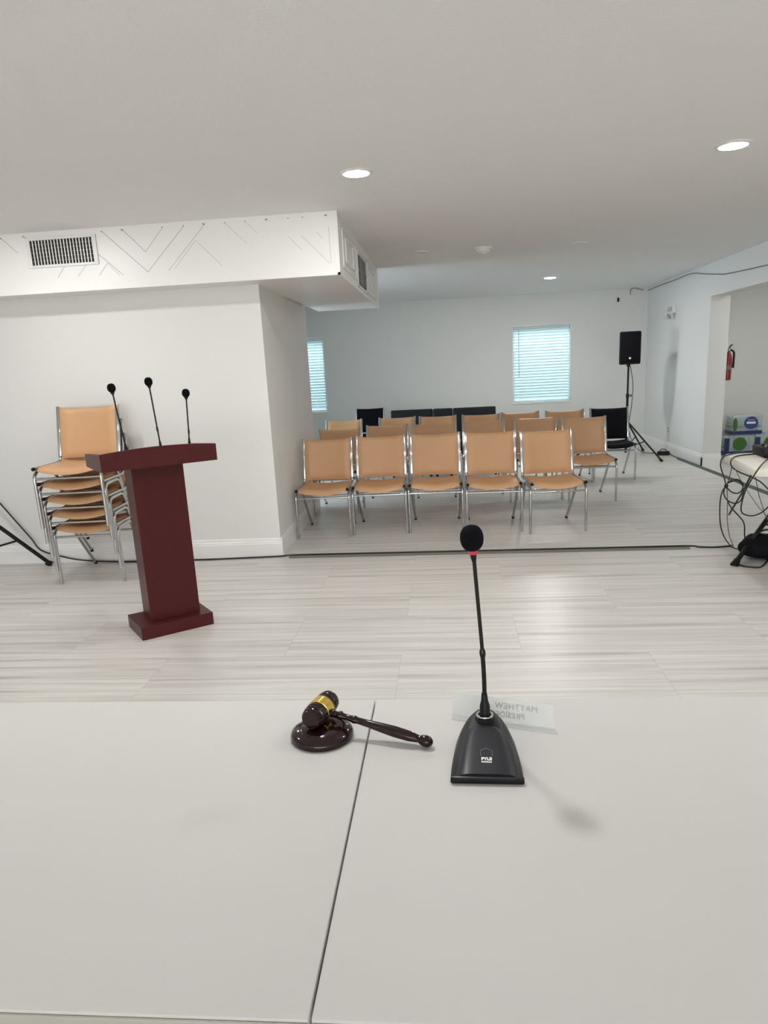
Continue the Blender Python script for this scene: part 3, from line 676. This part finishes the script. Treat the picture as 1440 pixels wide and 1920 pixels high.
# ------------------------------------------------------------------ cords and covers
def cord(name, pts, r, m, label, cat='cable', group=None, res=6):
    return tag(MB().tube(pts, r, 8, True, res).build(name, M[m]), label, cat, group)
def cover(p0, p1, w, h, m, name, label):
    p0 = Vector(p0); p1 = Vector(p1); d = (p1-p0).normalized(); nrm = Vector((-d.y, d.x, 0))
    prof = [(-w/2, 0), (w/2, 0), (w/2, .002), (w*.22, h), (w*.10, h), (w*.08, h-.004), (-w*.08, h-.004), (-w*.10, h), (-w*.22, h), (-w/2, .002)]
    return tag(MB().prism(prof, lambda a, b: p0+nrm*a+Vector((0, 0, b)), lambda a, b: p1+nrm*a+Vector((0, 0, b))).build(name, M[m], smooth=False), label, 'cord cover')
cs0 = Vector((-1.268, 5.385, 0)); cs1 = Vector((1.786, 5.335, 0))
cover(cs0, cs1, .095, .013, 'cover', 'floor_cord_cover', 'long brown cord cover taped across the floor before the seats')
def at_strip(f, dz=.0165): p = cs0.lerp(cs1, f); p.z = dz; return p
cord('floor_cable', [(-3.62, 5.375, .53), (-3.50, 5.375, .36), (-3.40, 5.375, .22), (-3.33, 5.37, .12), (-3.18, 5.36, .07), (-2.97, 5.36, .025), (-2.62, 5.355, .007), (-2.0, 5.35, .007), (-1.6, 5.37, .007), (-1.36, 5.385, .008), at_strip(.03), at_strip(.25), at_strip(.5), at_strip(.75), at_strip(.985),
    (1.86, 5.325, .008), (1.97, 5.31, .007), (2.10, 5.34, .007)], .0065, 'cable', 'black cable running along the baseboard and over the brown cord cover')
cover((3.205, 10.15, 0), (3.235, 6.2, 0), .085, .012, 'cover_g', 'doorway_cord_cover', 'green grey cord cover along the right wall opening')
t = thing('power_brick', 'black power adapter lying on the floor near the right wall', 'power adapter', (3.13, 10.62, 0), R(-15))
m = MB().box((-.085, -.05, 0), (.085, .05, .055), .016, seg=3); m.build('adapter_body', M['blk'], t)
m = MB().tube([(-.05, 0, .05), (-.03, -.01, .085), (.02, .01, .08), (.05, 0, .05)], .006, 8); m.build('cable_loop', M['cable'], t)
cord('speaker_cable', [(2.612, 10.58, 1.28), (2.66, 10.60, 1.02), (2.655, 10.62, .72), (2.65, 10.72, .40), (2.80, 10.98, .12), (2.93, 11.02, .012), (3.0, 10.85, .008), (3.055, 10.68, .02)], .005, 'cable', 'thin black cable dropping from the loudspeaker to the power adapter')
cord('adapter_cable', [(3.205, 10.58, .02), (3.21, 10.45, .008), (3.205, 10.3, .008), (3.206, 10.14, .016)], .006, 'cable', 'short black cable from the power adapter to the green grey cord cover')

# ceiling-corner cable and the small wall hook
q = [atY(x, y, BACK-.012) for x, y in ((1182, 553), (1183, 543), (1190, 540), (1203, 543), (1216, 544))]
q += [atX(x, y, RW-.012) for x, y in ((1232, 537), (1262, 526), (1296, 513), (1320, 513.5), (1345, 514), (1362, 513.5), (1400, 505.5), (1440, 496.5), (1480, 487))]
cord('ceiling_cable', q, .0055, 'cable_g', 'grey cable tacked along the top of the right wall')
hk = atY(1159, 562, BACK)
t = thing('wall_hook', 'tiny black bracket high on the back wall', 'bracket', (hk.x, BACK, hk.z))
MB().box((-.014, -.012, -.03), (.014, 0, .03), .003).build('back_plate', M['blk'], t); MB().tube([(0, -.01, .0), (0, -.035, -.005), (0, -.04, .018)], .006, 8).build('hook', M['blk'], t)

# emergency light, outlet, extinguisher
t = thing('emergency_light', 'white twin head emergency light on the right wall', 'emergency light', (RW, 10.92, 2.02))
MB().box((-.055, -.15, -.045), (0, .15, .065), .008).build('housing', M['white_p'], t)
m = MB()
for i in range(5): m.box((-.0575, -.12+i*.05, -.02), (-.054, -.09+i*.05, .05), .001)
m.build('test_panel', M['silver_dim'], t)
for s in (-1, 1):
    h = MB().lathe((-.045, s*.075, -.05), (-.75, s*.25, -.55), [(0, .02), (.03, .048), (.05, .050), (.053, .045)], 20).build('lamp_head', M['white_p'], t)
    MB().lathe(Vector((-.045, s*.075, -.05))+Vector((-.75, s*.25, -.55)).normalized()*.0535, (-.75, s*.25, -.55), [(0, .043), (.004, .036)], 20).build('lamp_lens', M['silver_dim'], h)
op = atX(1254, 805, RW)
t = thing('wall_outlet', 'white wall outlet low on the right wall', 'outlet', (RW, op.y, op.z))
MB().box((-.006, -.037, -.06), (0, .037, .06), .003).build('cover_plate', M['white_p'], t)
for s in (-1, 1): MB().box((-.008, -.017, s*.022-.014), (-.005, .017, s*.022+.014), .003).build('socket', M['cable_g'], t)
t = thing('fire_extinguisher', 'red fire extinguisher hanging on the far side of the opening', 'fire extinguisher', (RW+RT+.052, 9.535, 1.06))
MB().lathe((0, 0, 0), (0, 0, 1), [(0, .030), (.006, .040), (.25, .042), (.30, .036), (.335, .020), (.35, .016), (.36, .016)], 24).build('cylinder', M['red_ext'], t)
MB().lathe((0, 0, .13), (0, 0, 1), [(0, .0424), (.05, .0424)], 24).build('label_band', M['cable_g'], t)
MB().lathe((0, 0, .355), (0, 0, 1), [(0, .014), (.03, .016), (.045, .012)], 14).build('valve', M['steel'], t)
MB().tube([(0, .0, .395), (.0, -.04, .42), (0, -.10, .435)], [.008, .008, .006], 8, False).build('handle', M['blk'], t)
MB().tube([(.012, 0, .375), (.055, -.01, .34), (.058, -.012, .24), (.055, -.01, .15)], [.010, .013, .013, .016], 10).build('hose', M['blk'], t)
MB().box((-.053, -.02, .08), (-.038, .02, .34), .002).build('wall_bracket', M['steel'], t)

# ------------------------------------------------------------------ bottled water packs
def water_pack(x, y, z, label, w=.40, src=None, top=False, grp='shrink wrapped water packs in the nook'):
    if src is not None: t = copy_tree(src); t.location = (x, y, z); t['label'] = label; return t
    t = thing('water_pack', label, 'water bottles', (x, y, z), 0, grp); d, h = .26, .275
    nx, ny = 6, 4
    for i in range(nx):
        for j in range(ny):
            cx, cy = -w/2+(i+.5)*w/nx, -d/2+(j+.5)*d/ny
            b = MB().lathe((cx, cy, .002), (0, 0, 1), [(0, .026), (.006, .030), (.10, .030), (.15, .031), (.19, .027), (.225, .013), (.235, .012)], 12).build('bottle', M['bottle'], t)
            if j in (0, 3) or i in (0, nx-1):
                MB().lathe((cx, cy, .235), (0, 0, 1), [(0, .0145), (.018, .0145), (.019, .012)], 10).build('bottle_cap', M['white_p'], b)
                MB().lathe((cx, cy, .095), (0, 0, 1), [(0, .0305), (.07, .0305)], 12).build('bottle_label', M['green'] if (i < 3) else M['blue'], b)
    f = MB().box((-w/2-.004, -d/2-.004, 0), (w/2+.004, d/2+.004, h), .02, seg=3).build('shrink_wrap', M['film'], t)
    m = MB().box((-w/2-.0062, -d/2-.0062, .004), (w/2+.0062, d/2+.0062, .066), .018, seg=3); m.build('navy_band', M['navy'], f)
    def oval(cx, cz, rx, rz_, name, mm, dy=0):
        pts = [(rx*math.cos(2*PI*k/24), rz_*math.sin(2*PI*k/24)) for k in range(24)]
        return MB().prism(pts, lambda a, b: Vector((cx+a, -d/2-.0078-dy, cz+b)), lambda a, b: Vector((cx+a, -d/2-.004, cz+b))).build(name, M[mm], f)
    if top:
        oval(.045, .165, .092, .085, 'front_label', 'blue')
        MB().box((.0, -d/2-.0088, .200), (.09, -d/2-.0076, .214)).build('pink_stripe', M['pink'], f)
        MB().box((-.015, -d/2-.0088, .152), (.105, -d/2-.0076, .182)).build('white_stripe', M['print'], f)
        oval(-.165, .145, .030, .095, 'green_panel', 'green')
    else:
        oval(.0, .155, .092, .092, 'green_panel', 'green')
        MB().box((-w/2-.007, -d/2-.0075, .004), (-w/2+.06, -d/2-.004, .24), .002).build('corner_print', M['navy'], f)
    return t
wp = water_pack(4.06, 10.43, 0, 'shrink wrapped water pack on the nook floor beside the pier')
water_pack(4.48, 10.45, 0, 'shrink wrapped water pack on the nook floor farther from the pier', src=wp)
water_pack(4.15, 10.44, .276, 'shrink wrapped water pack on top of the two floor packs', top=True)

# ------------------------------------------------------------------ folding table at the right
e0 = Vector((1.796, 4.30, 0)); e1 = Vector((1.884, 5.05, 0)); td = (e1-e0).normalized(); ta = math.atan2(td.y, td.x)-PI/2
ft = thing('folding_table', 'cream plastic folding table with rounded corners by the right wall', 'table', e0, ta)
LEN, WID = 1.22, .755
def rr(x0, y0, x1, y1, r, n=6):
    o = []
    for cx, cy, a in ((x1-r, y0+r, -PI/2), (x1-r, y1-r, 0), (x0+r, y1-r, PI/2), (x0+r, y0+r, PI)):
        for k in range(n+1): o.append((cx+r*math.cos(a+PI/2*k/n), cy+r*math.sin(a+PI/2*k/n)))
    return o
m = MB(); levels = ((.690, .006), (.694, 0), (.728, 0), (.736, .004), (.740, .012)); rings = []
for z, ins in levels: rings.append([m.bm.verts.new((x, y, z)) for x, y in rr(ins, ins, LEN-ins, WID-ins, .055-ins*.5)])
inner = [m.bm.verts.new((x, y, .690)) for x, y in rr(.035, .035, LEN-.035, WID-.035, .04)]; innt = [m.bm.verts.new((x, y, .722)) for x, y in rr(.045, .045, LEN-.045, WID-.045, .04)]
nv = len(inner)
for a, b in zip([inner]+rings, rings):
    for k in range(nv): m.bm.faces.new((a[k], a[(k+1) % nv], b[(k+1) % nv], b[k]))
for k in range(nv): m.bm.faces.new((innt[k], innt[(k+1) % nv], inner[(k+1) % nv], inner[k]))
m.bm.faces.new(rings[-1]); m.bm.faces.new(innt[::-1]); m.build('tabletop', M['cream'], ft, angle=35)
for x in (.42, LEN-.22):
    for y in (.12, WID-.12): MB().tube([(x, y, 0), (x, y, .722)], .0145, 12, False).build('leg', M['steel'], ft)
    MB().tube([(x, .12, .18), (x, WID-.12, .18)], .011, 10, False).build('crossbar', M['steel'], ft)
def onft(x, y, z=0): return Matrix.Translation(e0) @ Matrix.Rotation(ta, 4, 'Z') @ Vector((x, y, z))
p = onft(.34, .58); t = thing('audio_mixer', 'black audio mixer box on the folding table', 'audio mixer', (p.x, p.y, .740), ta)
MB().box((-.17, -.13, .004), (.22, .13, .062), .006).build('mixer_case', M['blk'], t)
for i in range(6):
    for j in range(3): MB().lathe((-.13+i*.055, -.08+j*.06, .060), (0, 0, 1), [(0, .009), (.014, .008)], 10).build('knob', M['steel'] if j == 1 else M['blk_gloss'], t)
for sx in (-.15, .20):
    for sy in (-.11, .11): MB().lathe((sx, sy, 0), (0, 0, 1), [(0, .010), (.006, .010)], 10).build('foot', M['rubber'], t)
p = onft(.27, .20); t = thing('wireless_receiver', 'small black receiver standing near the front edge of the folding table', 'receiver', (p.x, p.y, .740), ta)
MB().box((-.05, -.06, 0), (.16, .06, .045), .004).build('receiver_case', M['blk_gloss'], t)
MB().tube([(-.03, .05, .04), (-.03, .052, .16)], .004, 8, False).build('antenna', M['blk'], t)

# tangle of cables hanging off the table end
G = 'black cables hanging off the folding table'
def hang(name, px, label, r=.0042, m='cable', y0=4.58, y1=4.58):
    n = len(px); pts = []
    for i, (x, y) in enumerate(px): pts.append(atY(x, y, y0+(y1-y0)*i/(n-1)))
    return cord(name, pts, r, m, label, 'cable', G, 5)
def ontop(x, y): v = atZ(x, y, .7455); return v
def mixhang(name, tops, px, label, r=.0042, m='cable', y0=4.58, y1=4.58, tail=()):
    pts = [ontop(*q) for q in tops]; n = max(2, len(px))
    for i, (x, y) in enumerate(px): pts.append(atY(x, y, y0+(y1-y0)*i/(n-1)))
    pts += [Vector(q) for q in tail]
    return cord(name, pts, r, m, label, 'cable', G, 5)
mixhang('hanging_cable', [(1412, 845.5), (1392, 848), (1372, 851)], [(1356, 857), (1351, 868), (1353, 882), (1358, 896), (1361, 910), (1362, 914)], 'black cable curving over the far corner of the folding table into a knot', y0=4.90, y1=4.60)
mixhang('hanging_cable', [(1416, 851), (1390, 853.5), (1377, 857)], [(1371, 863), (1370, 870), (1374, 877), (1386, 885), (1405, 893), (1425, 903), (1441, 918)], 'black cable looping off the table end and back beneath the top', y0=4.72, y1=4.52)
lp = [(1361, 911), (1366, 904), (1375, 899), (1386, 900), (1393, 908), (1391, 919), (1382, 925), (1371, 922), (1363, 914), (1362, 908), (1372, 903), (1384, 902), (1392, 910)]
hang('hanging_cable', lp, 'small round coil of black cable tied below the table end', y0=4.59, y1=4.56)
hang('hanging_cable', [(1359, 914), (1357, 925), (1362, 936), (1371, 942), (1381, 943.5), (1390, 937), (1394, 922), (1400, 906), (1407, 893), (1411, 886)], 'wide slack loop of black cable below the tied coil', y0=4.56, y1=4.50)
mixhang('hanging_cable', [(1441, 858.5)], [(1426, 874), (1411, 896), (1399, 917), (1392, 938), (1389.5, 953), (1392, 962), (1402, 966.5), (1414, 966.5), (1428, 961), (1442, 949)], 'black cable slung in a deep curve from the near table corner', y0=4.27, y1=4.45)
hang('hanging_cable', [(1412, 884), (1405, 898), (1397, 914), (1386, 933), (1375, 951), (1369, 961), (1367, 965)], 'thick black cable end pointing down below the coil', .0055, y0=4.42, y1=4.50)
hang('hanging_cable', [(1361, 912), (1355, 920), (1351, 935), (1349.5, 958), (1351, 985), (1357, 1005), (1366, 1019), (1374, 1027), (1390, 1031)], 'black cable falling from the knot to the floor in a long bow', y0=4.60, y1=5.22)
hang('hanging_cable', [(1363, 913), (1364, 940), (1363.5, 970), (1366, 997), (1370, 1012), (1377, 1029)], 'thin grey cable hanging straight down beside the long black bow', .003, 'cable_g', 4.62, 5.15)
hang('hanging_cable', [(1365, 941), (1371, 952), (1383, 965), (1393, 977), (1396, 988), (1396, 1003), (1398, 1016)], 'black cable kinking below the loop to the tripod foot', y0=4.56, y1=5.0)
hang('hanging_cable', [(1372, 876), (1369, 890), (1365, 902), (1362, 911)], 'short thin black cable between table edge and knot', .0025, y0=4.66, y1=4.6)
hang('hanging_cable', [(1379, 880), (1386, 895), (1392, 906), (1401, 920), (1413, 938), (1424, 953), (1433, 962), (1440, 975)], 'thin grey cable slanting away beneath the table top', .0022, 'cable_g', 4.62, 4.60)
hang('hanging_cable', [(1416, 889), (1419, 908), (1424, 932), (1430, 950), (1434, 965), (1440, 972)], 'thin black cable nearest the table leg', .0022, y0=4.42, y1=4.75)
hang('hanging_cable', [(1359, 909), (1361, 913), (1364, 911), (1361, 909), (1360, 914), (1364, 914)], 'bunched black knot where the cables meet', .006, y0=4.60, y1=4.585)
# bag and loose cord on the floor under the table
t = thing('equipment_bag', 'slumped black equipment bag on the floor below the folding table', 'bag', (2.20, 5.02, 0), R(15))
m = MB(); m.ball((0, 0, .085), .20, .13, .085, u=28, v=18)
for v in m.bm.verts:
    k = math.sin(v.co.x*31)*math.cos(v.co.y*27+1)*.012; v.co += v.co.normalized()*k; v.co.z = max(.0, min(v.co.z, .165))
m.build('bag_body', M['blk_fab'], t)
MB().tube([(-.13, -.02, .13), (-.09, -.03, .19), (-.01, -.02, .205), (.06, 0, .16)], .007, 8).build('bag_strap', M['cable'], t)
f0 = Vector((1.955, 4.82, 0))
cord('loose_cable', [f0+Vector((.0, .05, .006)), atZ(1392, 1061, .006), atZ(1408, 1063, .006), atZ(1424, 1063.5, .006), atZ(1433, 1058, .006), atZ(1442, 1047, .006)], .006, 'cable', 'loose black cord on the floor in front of the equipment bag')

# ------------------------------------------------------------------ daylight
w = bpy.data.worlds.new('sky'); sc.world = w; w.use_nodes = True
nt = w.node_tree; bg = nt.nodes['Background']; sky = nt.nodes.new('ShaderNodeTexSky'); sky.sky_type = 'HOSEK_WILKIE'; sky.turbidity = 4
sky.sun_direction = (.3, -.6, .74)
nt.links.new(sky.outputs[0], bg.inputs[0]); bg.inputs[1].default_value = 1.0
def daylight(name, loc, rot, sx, sy, power, col):
    l = bpy.data.lights.new(name, 'AREA'); l.shape = 'RECTANGLE'; l.size = sx; l.size_y = sy; l.energy = power; l.color = col
    o = bpy.data.objects.new(name, l); C.objects.link(o); o.location = loc; o.rotation_euler = rot; return o
zc = (WZ0+WZ1)/2
for x0, x1 in (WR, WL): daylight('window_daylight', ((x0+x1)/2, BACK+1.75, 3.15), (-math.radians(45), 0, 0), x1-x0+.9, 1.4, 215, (.72, .95, 1))
daylight('added_side_fill', (LW-.25, (SW[0]+SW[1])/2, zc), (0, -PI/2, 0), WZ1-WZ0, SW[1]-SW[0], 125, (.74, .88, 1))  # added fill through the unseen side opening, brightens the far right wall
daylight('added_front_fill', ((GX0+GX1)/2, FR-.35, GZ1/2), (PI/2, 0, 0), GX1-GX0, GZ1, 350, (1, .995, .985))  # added fill from behind the camera, lights the faces turned to it

vs = sc.view_settings; vs.view_transform = 'Standard'; vs.look = 'None'; vs.exposure = 0.08; vs.gamma = 1; vs.use_curve_mapping = False
sc.cycles.max_bounces = 12; sc.cycles.diffuse_bounces = 6; sc.cycles.transparent_max_bounces = 16
sc.cycles.caustics_reflective = False; sc.cycles.caustics_refractive = False; sc.cycles.sample_clamp_indirect = 6
